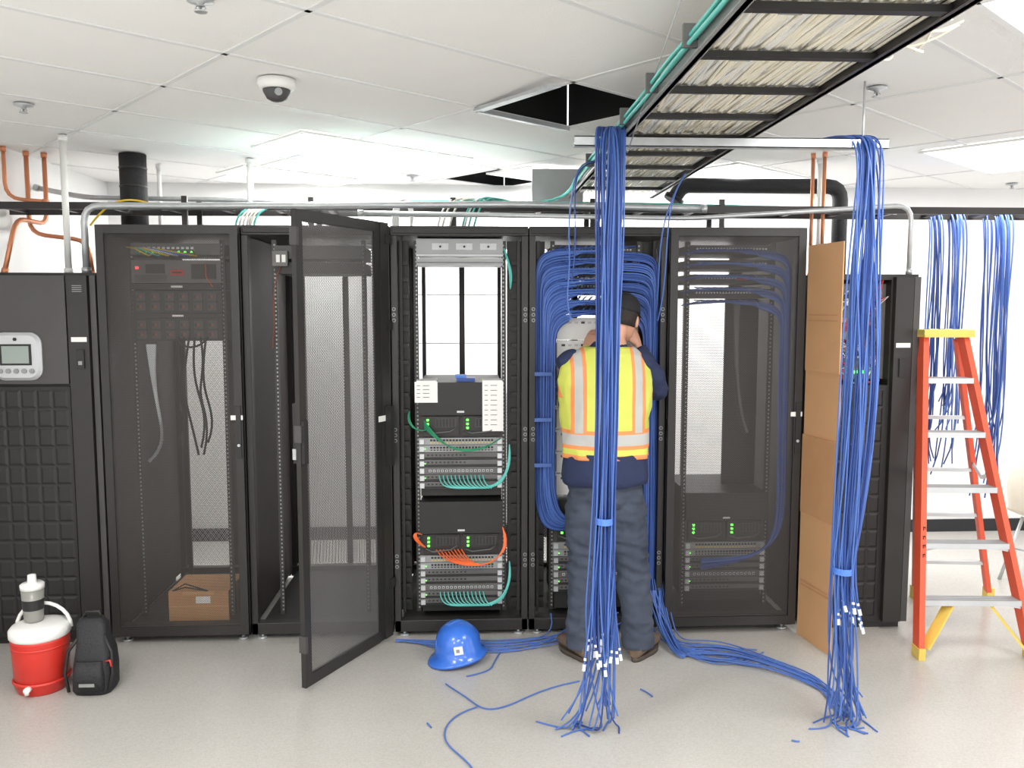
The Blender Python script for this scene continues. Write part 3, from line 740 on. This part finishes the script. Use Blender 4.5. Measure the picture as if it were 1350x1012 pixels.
def bundle(name,path,n,seed,tailx,ytail,frac,zcon,wav,tapes):
    random.seed(seed); L=[];con=[]
    for i in range(n):
        a,b=disc(); ph=U(-.5,.5); pts=[]
        short=U(0,1)<frac; zend=U(*zcon)
        for j,(x,y,z,sx,sy_) in enumerate(path):
            ph+=U(-wav,wav)
            ca,sa=math.cos(ph),math.sin(ph); p=(x+sx*(a*ca-b*sa)+U(-.008,.008),y+sy_*(a*sa+b*ca),z+(U(-.08,.08) if 3<j<7 else 0))
            if short and z<zend+.05 and j>3: break
            pts.append(p)
        if short:
            l=pts[-1]; e=(l[0]+U(-.03,.03)+(.03 if seed==2 else 0),l[1]+U(-.06,.02),zend); pts.append(e); con.append((pts[-2],e))
        else:
            tx=U(*tailx); l=pts[-1]
            if i%9==0 or U(0,1)<.45:
                pts+= [((l[0]+tx)/2,l[1]+U(-.04,.04),.12),(tx,l[1]+U(-.05,.02),.010),(tx+U(-.09,.04),U(*ytail),.004),(tx+U(-.14,.04),U(*ytail)-.03,.004)]
            else: pts+=[((l[0]*.6+tx*.4),l[1]+U(-.04,.04),.2),(tx,l[1]+U(-.06,.03),U(.02,.12))]
        L.append((pts,1 if U(0,1)<.35 else 0))
    E=empty(name,(path[3][0],path[3][1],0))
    curves('cable_strands',L,.0037,BLU,E,mats=[BLU,BLU2],res=5)
    B=MB()
    for p,e in con:
        p=Vector(p);e=Vector(e);d=(e-p).normalized(); B.beam(e-d*.004,e+d*.022,.012,.009,WPL); B.beam(e-d*.03,e-d*.02,.009,.009,WHT)
    for z in tapes:
        for a,b in zip(path[3:],path[4:]):
            if a[2]>=z>=b[2]:
                t=(a[2]-z)/(a[2]-b[2]); q_=[a[i]+(b[i]-a[i])*t for i in range(5)]
                B.loft([[(q_[0]+q_[3]*.8*math.cos(q*.3927),q_[1]+(q_[4]+.008)*math.sin(q*.3927),z+dz) for q in range(16)] for dz in (-.014,.014)],BTAPE,cap=False)
    B.build('connectors_and_tape',E)
bundle('blue_cable_bundle',[(.65,-.85,2.57,.05,.02),(.58,-.98,2.57,.06,.015),(.565,-1.07,2.545,.065,.015),(.56,-1.10,2.42,.068,.02),(.56,-1.09,2.0,.062,.04),(.56,-1.08,1.5,.048,.045),(.555,-1.08,.95,.048,.045),(.55,-1.08,.68,.056,.045),(.545,-1.07,.5,.075,.06)],50,1,(.36,.62),(-1.1,-.95),.5,(.28,.42),.5,(.93,))
bundle('blue_cable_bundle',[(1.5,-.85,2.53,.05,.02),(1.58,-.98,2.54,.06,.015),(1.63,-1.07,2.53,.062,.015),(1.64,-1.10,2.42,.06,.02),(1.62,-1.09,2.0,.085,.04),(1.63,-1.08,1.5,.09,.045),(1.60,-1.08,.95,.07,.05),(1.585,-1.08,.68,.05,.045),(1.60,-1.07,.45,.06,.06)],40,2,(1.52,1.74),(-1.15,-.95),.3,(.42,.56),.8,(.70,))
random.seed(11)
for xw,zb,nn,ww in ((2.86,.72,14,.045),(3.0,.75,16,.05),(3.27,.6,24,.09)):
    L=[]
    for i in range(nn):
        o=U(-ww,ww); x=xw+o; y=.62+U(-.03,.03); ze=zb+U(0,.5)
        L.append(([(x,y+.1,2.40),(x,y,2.44),(x+U(-.02,.02),y-.06,2.36),(xw+o*.9+U(-.02,.02),y-.06,1.9),(xw+o*.9+U(-.03,.03),y-.06,1.4),(xw+o*.7+U(-.05,.05),y-.06,max(ze+.1,1.0)),(xw+o*.7+U(-.08,.04),y-.06+U(-.04,.04),ze)],i%2))
    curves('hanging_blue_cables',L,.0042,BLU,mats=[BLU,BLU2])

L=[]
def Z(): return .006+U(0,.01)
for k in range(13):
    x0=U(.95,1.1); a=U(-.03,.03)
    L.append([(x0,.02,.3),(x0+.02,-.06,.06),(x0+.05,-.12-.01*k,Z()),(1.15+a,-.16-.02*k,Z()),(1.35,-.22-.02*k+a,Z()+.02),(1.55,-.42-.012*k,Z()),(1.70+a,-.62-.015*k,Z()),(1.68+a,-.85,Z()),(1.66+a,-1.02,Z())])
for k in range(9):
    L.append([(.5+U(-.1,.5),.0,.12),(.45+U(-.1,.3),-.08,.03),(.3,-.08-.02*k,Z()),(.1+U(-.1,.1),-.1-.02*k,Z()),(-.1+U(-.2,.1),-.07-.015*k,Z()),(-.38+U(-.05,.1),-.06-U(0,.03),Z())])
for k in range(12):
    L.append([(.95+U(0,.1),-.02,.25),(1.0+U(0,.1),-.12,.03),(1.08,-.3-.02*k,Z()),(1.15,-.38+.02*k,Z()),(1.3+U(-.1,.1),-.35+U(-.15,.15),Z()),(1.5+U(-.15,.1),-.38+U(-.2,.1),Z())])
L.append([(.52,-.6,.006),(.35,-.66,.006),(.2,-.82,.006),(.05,-.9,.006),(-.02,-.75,.006),(-.1,-.65,.006),(-.13,-.6,.006)])
L.append([(.2,-.1,.006),(.1,-.35,.006),(.12,-.45,.006),(.02,-.5,.006),(-.03,-.52,.006)])
L.append([(.02,-.84,.006),(-.08,-.9,.006),(-.14,-1.05,.006),(-.1,-1.2,.006),(-.03,-1.28,.006),(.0,-1.36,.006)])
L.append([(.8,-.7,.006),(.83,-.74,.006),(.84,-.78,.006)])
L.append([(-.20,-.98,.006),(-.19,-1.0,.006),(-.18,-1.02,.006)]); L.append([(1.34,-1.2,.006),(1.355,-1.21,.006),(1.37,-1.21,.006)])
curves('loose_floor_cables',L,.0035,BLU)

# ------------------------------------------------------------ ladder runway above racks, conduits, pipes
B=MB()
for y in (.30,.60):
    B.box(XL+.02,5.2,y,y+.012,2.36,2.40,BLK)
x=XL+.1
while x<5.1: B.box(x,x+.03,.31,.60,2.37,2.385,BLK); x+=.3
for x in (-1.6,-.9,-.1,.7,1.45): B.box(x-.015,x+.015,.32,.34,2.251,2.44,BLK); B.box(x-.015,x+.015,.58,.60,2.251,2.44,BLK)
RW=B.build('overhead_ladder_runway')
L=[]
for k in range(20):
    y=.36+U(0,.2); L.append(([(-2.2+U(0,.5),y,2.39),(-1.2,y+U(-.03,.03),2.395+U(0,.02)),(-.4,y,2.4+U(0,.04)),(.3,y+U(-.03,.03),2.4+U(0,.03)),(1.2,y,2.4+U(0,.02)),(2.6,y,2.39)],random.randint(0,3)))
for k in range(7):
    x=-.15+U(-.2,.2); L.append(([(x,.3,2.262),(x+.02,.25,2.35),(x+.08,.35,2.47+U(0,.03)),(x+.2,.4,2.42),(x+.4,.4,2.40)],random.randint(0,2)))
for k in range(4): L.append(([(-.43+.01*k,.2,2.262),(-.43+.01*k,.18,2.38),(-.38,.2,2.44),(-.33+.01*k,.2,2.38),(-.33,.2,2.262)],0))
for k in range(6):
    x=-1.3+.02*k; L.append(([(x,.25,2.262),(x+.02,.2,2.38),(x+.12,.35,2.42),(x+.4,.4,2.40)],random.randint(0,2)))
L.append(([(-2.1,.28,2.27),(-2.0,.28,2.4),(-1.95,.35,2.45),(-1.8,.4,2.4)],4))
c=curves('runway_cables',L,.006,WPL,mats=[WPL,TEAL,CREAM,BLU2,YEL]); par(c,RW)
def pipe(name,pts,r,m,caps=True):
    P=[Vector(p) for p in pts]; out=[P[0]]
    for i in range(1,len(P)-1):
        a=(P[i-1]-P[i]);b=(P[i+1]-P[i]); R=min(.09,a.length*.45,b.length*.45); a.normalize();b.normalize()
        p0=P[i]+a*R;p2=P[i]+b*R
        for t in (0,.25,.5,.75,1): out.append(p0*(1-t)**2+P[i]*2*t*(1-t)+p2*t*t)
    out.append(P[-1]); B=MB(); B.tube(out,r,m,16)
    if caps:
        for p in (pts[0],pts[-1]): B.cyl(Vector(p)-(Vector(p)-Vector(pts[1] if p is pts[0] else pts[-2])).normalized()*.03,p,r*1.35,m,12)
    else:
        for k in range(3):
            p=P[0].lerp(P[-1],.3+.25*k); B.cyl(p,p+(P[-1]-P[0]).normalized()*.012,r*1.04,BLK,16)
    return B.build(name)
CT=CZ-.006
pipe('vertical_conduit',[(-2.2,.22,2.002),(-2.2,.22,CT)],.017,WPL)
pipe('black_insulated_pipe',[(-2.05,.78,2.3),(-2.05,.78,CT)],.078,FOAM,False)
pipe('vertical_conduit',[(-2.03,1.15,2.3),(-2.03,1.15,CT)],.014,WPL)
pipe('vertical_conduit',[(-1.38,.9,2.3),(-1.38,.9,CT)],.02,WPL)
pipe('copper_pipe',[(-2.64,.7,CT),(-2.64,.7,2.26),(-2.3,.7,2.22),(-2.28,.7,2.004)],.013,COP)
pipe('copper_pipe',[(-2.56,.75,CT),(-2.56,.75,2.32),(-2.56,.4,2.32),(-2.56,.25,2.004)],.013,COP)
pipe('copper_pipe',[(-2.69,.55,CT),(-2.69,.55,2.45),(-2.45,.55,2.43)],.011,COP)
pipe('steel_conduit',[(-2.06,.12,2.002),(-2.06,.12,2.36),(-1.6,.12,2.36),(.3,.12,2.38),(1.3,.12,2.36)],.018,SIL)
pipe('steel_conduit',[(-2.7,.9,2.56),(-2.4,.9,2.5),(-.5,.9,2.48),(.5,.9,2.45)],.016,SIL)
pipe('steel_conduit',[(-1.2,.95,2.44),(-.2,.95,2.44),(1.9,.95,2.44)],.018,SIL)
pipe('steel_conduit',[(-.6,.04,2.32),(1.2,.04,2.30),(2.42,.04,2.38),(2.42,.04,2.002)],.013,SIL)
pipe('copper_pipe',[(2.12,.5,CT),(2.12,.5,2.004)],.011,COP)
pipe('copper_pipe',[(2.07,.55,CT),(2.07,.55,2.004)],.011,COP)
pipe('vertical_conduit',[(2.2,.75,CT),(2.2,.75,2.004)],.017,WPL)
pipe('black_insulated_pipe',[(1.3,.9,2.50),(1.36,.9,2.60),(2.4,.9,2.60),(2.4,.9,2.004)],.048,FOAM)
B=MB(); B.box(.42,.72,1.05,1.17,2.45,2.7,SIL); B.box(.40,.74,1.03,1.05,2.43,2.72,GRY); B.build('sheet_metal_duct',bevel=.004)

B=MB(); c=(-.79,-.95,CT)
B.lathe(c,[(.075,0),(.078,-.02),(.07,-.035),(.058,-.04)],WPL); B.lathe(c,[(.056,-.036),(.054,-.05),(.04,-.075),(.02,-.086),(.004,-.088)],DKG)
B.cyl((c[0]+.01,c[1]-.03,CZ-.06),(c[0]+.02,c[1]-.055,CZ-.065),.015,GRY)
B.build('dome_security_camera')
for x,y in ((-2.04,-.48),(-.41,1.54),(1.72,-.95),(-.81,-1.85),(4.07,1.7)):
    B=MB(); c=(x,y,CT); B.lathe(c,[(.042,0),(.04,-.008),(.012,-.012),(.010,-.022)],SIL,20); B.lathe(c,[(.004,-.022),(.004,-.034),(.02,-.036),(.018,-.039)],SIL,16)
    for a in (0,math.pi): B.tube([(x+.01*math.cos(a),y,CT-.02),(x+.016*math.cos(a),y,CT-.028),(x+.004*math.cos(a),y,CT-.036)],.002,SIL,6)
    B.build('fire_sprinkler')

# ------------------------------------------------------------ stepladder
B=MB()
H=1.66
FL=Vector((2.325,-.40,.03));FR=Vector((2.90,-.44,.03)); TL=Vector((2.475,-.04,H));TR_=Vector((2.685,-.06,H))
RL=Vector((2.78,.47,.03));RR=Vector((3.22,.42,.03)); QL=Vector((2.495,.04,H-.02)); QR=Vector((2.70,.02,H-.02))
sd=(FR-FL).normalized()
for a,b in ((FL,TL),(FR,TR_)): B.beam(a,b,.03,.075,LADR,side=sd)
for a,b in ((RL,QL),(RR,QR)): B.beam(a,b,.028,.045,LADR,side=sd)
for k in range(1,6):
    t=(.285+.285*(k-1)-.03)/(H-.03)
    a=FL.lerp(TL,t)+sd*.012;b=FR.lerp(TR_,t)-sd*.012
    B.beam(a,b,.085,.028,ALU,side=(0,1,0)); 
    for q in range(5): B.beam(a+Vector((0,-.035+q*.017,.015)),b+Vector((0,-.035+q*.017,.015)),.004,.003,GRY,side=(0,1,0))
    if k<3:
        B.beam(a+Vector((0,-.03,-.015)),a+sd*.07+Vector((0,-.03,-.0)),.03,.004,ALU); B.beam(b+Vector((0,-.03,-.015)),b-sd*.07+Vector((0,-.03,0)),.03,.004,ALU)
for t in (.14,.34,.52,.72):
    B.beam(RL.lerp(QL,t),RR.lerp(QR,t),.03,.02,ALU,side=(0,1,0))
for a,b,c,d in ((FL,TL,RL,QL),(FR,TR_,RR,QR)):
    p=a.lerp(b,.55);q=c.lerp(d,.55); m_=(p+q)/2-Vector((0,0,.05)); B.beam(p,m_,.006,.022,SIL); B.beam(m_,q,.006,.022,SIL)
for a,b,s in ((FL,TL,1),(FR,TR_,-1)):
    p=a.lerp(b,.15)+sd*s*.16; q=a+sd*s*.03+Vector((0,-.0,.02))
    B.beam(p,q,.012,.06,LADY,side=(0,0,1)); B.beam(a+Vector((0,0,-.03)),a+Vector((0,0,.03)),.035,.085,LADY,side=sd)
for a in (RL,RR): B.beam(a+Vector((0,0,-.03)),a+Vector((0,0,.05)),.045,.06,LADY,side=sd)
c0=(TL+TR_)/2+Vector((0,.02,.025)); B.beam(c0-sd*.135,c0+sd*.135,.19,.03,LADG,side=(0,1,0))
B.beam(c0-sd*.135+Vector((0,0,-.02)),c0+sd*.135+Vector((0,0,-.02)),.2,.012,LADY,side=(0,1,0))
for q in (-.08,0,.08): B.cyl(c0+sd*q+Vector((0,0,.014)),c0+sd*q+Vector((0,0,.017)),.018,BLK2,12)
for q in range(4):
    p=FL.lerp(TL,.30+q*.028)+Vector((-.0,-.039,0)); B.beam(p+Vector((0,0,-.013)),p+Vector((0,0,.013)),.014,.002,BLK2)
    B.beam(p+Vector((0,-.0012,-.006)),p+Vector((0,-.0012,.006)),.006,.002,LADR)
B.build('stepladder',bevel=.002)

B=MB(); B.M=Matrix.Translation((3.84,.72,0))@Matrix.Rotation(math.radians(-60),4,'Z')
prof=[(.22,.43),(.20,.45),(.0,.44),(-.17,.45),(-.21,.50),(-.24,.65),(-.27,.84)]
rings=[]
for (yy,zz),hw in zip(prof,(.2,.22,.23,.22,.21,.21,.17)):
    rings.append([(hw*q,yy-.0+(.04*q*q if zz>.48 else 0),zz+(.03*q*q if zz<.48 else 0)) for q in [i/6 for i in range(-6,7)]]+[(hw*q,yy+(.04*q*q if zz>.48 else 0)-(.008 if zz>.48 else 0),zz-.008+(.03*q*q if zz<.48 else 0)) for q in [i/6 for i in range(6,-7,-1)]])
B.loft(rings,CREAM)
for sx in (-1,1):
    for sy_ in (-1,1): B.tube([(sx*.14,sy_*.12,.43),(sx*.22,sy_*.22,0)],.011,SIL,10)
B.cyl((-.18,.17,.22),(.18,.17,.22),.007,SIL,8);B.cyl((-.18,-.17,.22),(.18,-.17,.22),.007,SIL,8)
B.build('plastic_chair')

# ------------------------------------------------------------ floor items
B=MB(); c=Vector((-.065,-.30,.0)); B.M=Matrix.Translation(c)@Matrix.Rotation(math.radians(-8),4,'Y')@Matrix.Translation((0,0,.022))
n=40
def shell(z,rx,ry,fr=0): 
    out=[]
    for k in range(n):
        a=2*math.pi*k/n; f_=1+fr*max(0,math.cos(a-math.radians(215)))**3
        out.append((rx*f_*math.cos(a),ry*f_*math.sin(a),z))
    return out
B.loft([shell(.0,.145,.152,.22),shell(.012,.140,.148,.2),shell(.022,.122,.132,.02),shell(.07,.119,.13),shell(.115,.105,.117),shell(.15,.08,.09),shell(.172,.045,.055),shell(.178,.01,.012)],HHB)
for off in (-.035,0,.035):
    pts=[]
    for k in range(15):
        a=math.radians(12+156*k/14); dirx=math.cos(math.radians(215));diry=math.sin(math.radians(215))
        r=.12*math.cos(a); pts.append((dirx*r-diry*off*.8,diry*r+dirx*off*.8,.035+.142*math.sin(a)*(1-abs(off)*1.2)))
    B.tube(pts,.006,HHB,8)
B.box(-.014,.03,-.1335,-.125,.055,.095,WHT); B.box(-.004,.014,-.1345,-.1335,.066,.084,GRY)
B.build('hard_hat')
B=MB(); c=(-2.065,-.53,0)
B.lathe(c,[(.10,0),(.108,.008),(.112,.03),(.118,.035),(.124,.2),(.127,.25),(.127,.262),(.12,.266)],RED,40)
for z in (.05,.215): B.lathe((c[0],c[1],z),[(.120+.0,0),(.127,.004),(.127,.012),(.121,.016)],RED,40,cap=False)
B.lathe(c,[(.126,.262),(.133,.27),(.133,.30),(.122,.315),(.09,.325),(.05,.33),(.01,.33)],WPL,40)
B.tube([(c[0]+.128*math.cos(a),c[1]-.0+.04,c[2]+.285+.12*math.sin(a)) for a in [math.pi*k/12 for k in range(13)]],.009,WPL,8)
B.cyl((c[0],c[1]-.12,.05),(c[0],c[1]-.15,.05),.014,WPL); B.cyl((c[0],c[1]-.145,.06),(c[0],c[1]-.145,.03),.01,WPL)
B.build('drink_cooler')
B=MB(); c=(-2.09,-.53,.331)
B.lathe(c,[(.036,0),(.042,.01),(.05,.16)],mat('cup_smoke_grey',(140,140,134),.3),28); B.lathe(c,[(.052,.158),(.053,.18),(.045,.186),(.02,.188),(.018,.225),(.008,.228)],WPL,28)
B.lathe((c[0],c[1],c[2]+.06),[(.0458,0),(.0478,.05)],BLK2,28,cap=False)
B.build('shaker_cup')
B=MB(); c=(-1.80,-.56)
def sq(cx,cy,z,rx,ry,n=28,e=.5):
    o=[]
    for k in range(n):
        a=2*math.pi*k/n; ca,sa=math.cos(a),math.sin(a)
        o.append((cx+rx*math.copysign(abs(ca)**e,ca),cy+ry*math.copysign(abs(sa)**e,sa),z))
    return o
B.loft([sq(c[0],c[1],0,.082,.07),sq(c[0],c[1],.02,.092,.08),sq(c[0]+.004,c[1],.12,.09,.082),sq(c[0]+.008,c[1],.2,.082,.07),sq(c[0]-.002,c[1]+.01,.26,.07,.055),sq(c[0]-.012,c[1]+.02,.32,.068,.04),sq(c[0]-.014,c[1]+.02,.35,.05,.025)],BAGM)
B.loft([sq(c[0]+.005,c[1]-.07,.03,.066,.03),sq(c[0]+.005,c[1]-.078,.1,.068,.035),sq(c[0]+.005,c[1]-.068,.17,.06,.02)],BAGM)
B.tube([(c[0]-.05,c[1]+.02,.345),(c[0]-.04,c[1]+.02,.375),(c[0]+.02,c[1]+.02,.375),(c[0]+.03,c[1]+.02,.345)],.007,BLK2,8)
B.tube([(c[0]+.05,c[1]-.02,.28),(c[0]+.095,c[1]-.04,.2),(c[0]+.1,c[1]-.05,.1),(c[0]+.08,c[1]-.06,.02)],.008,BLK2,8)
B.tube([(c[0]-.05,c[1]-.02,.28),(c[0]-.11,c[1]-.03,.2),(c[0]-.12,c[1]-.05,.1),(c[0]-.1,c[1]-.06,.015)],.008,BLK2,8)
B.tube([(c[0]+.07,c[1]-.06,.16),(c[0]+.1,c[1]-.07,.17),(c[0]+.105,c[1]-.07,.14)],.005,RED,6)
B.box(c[0]-.03,c[0]+.04,c[1]-.112,c[1]-.105,.06,.075,GRY)
B.build('black_backpack')

# ------------------------------------------------------------ camera
cam=bpy.data.cameras.new('camera'); co=bpy.data.objects.new('camera',cam); COL.objects.link(co)
co.location=(0,-4.5,1.82); co.rotation_euler=(math.radians(90-5.25),0,math.radians(-2.8))
cam.sensor_width=36; cam.lens=36*1100/1350; cam.clip_start=.05
S.camera=co
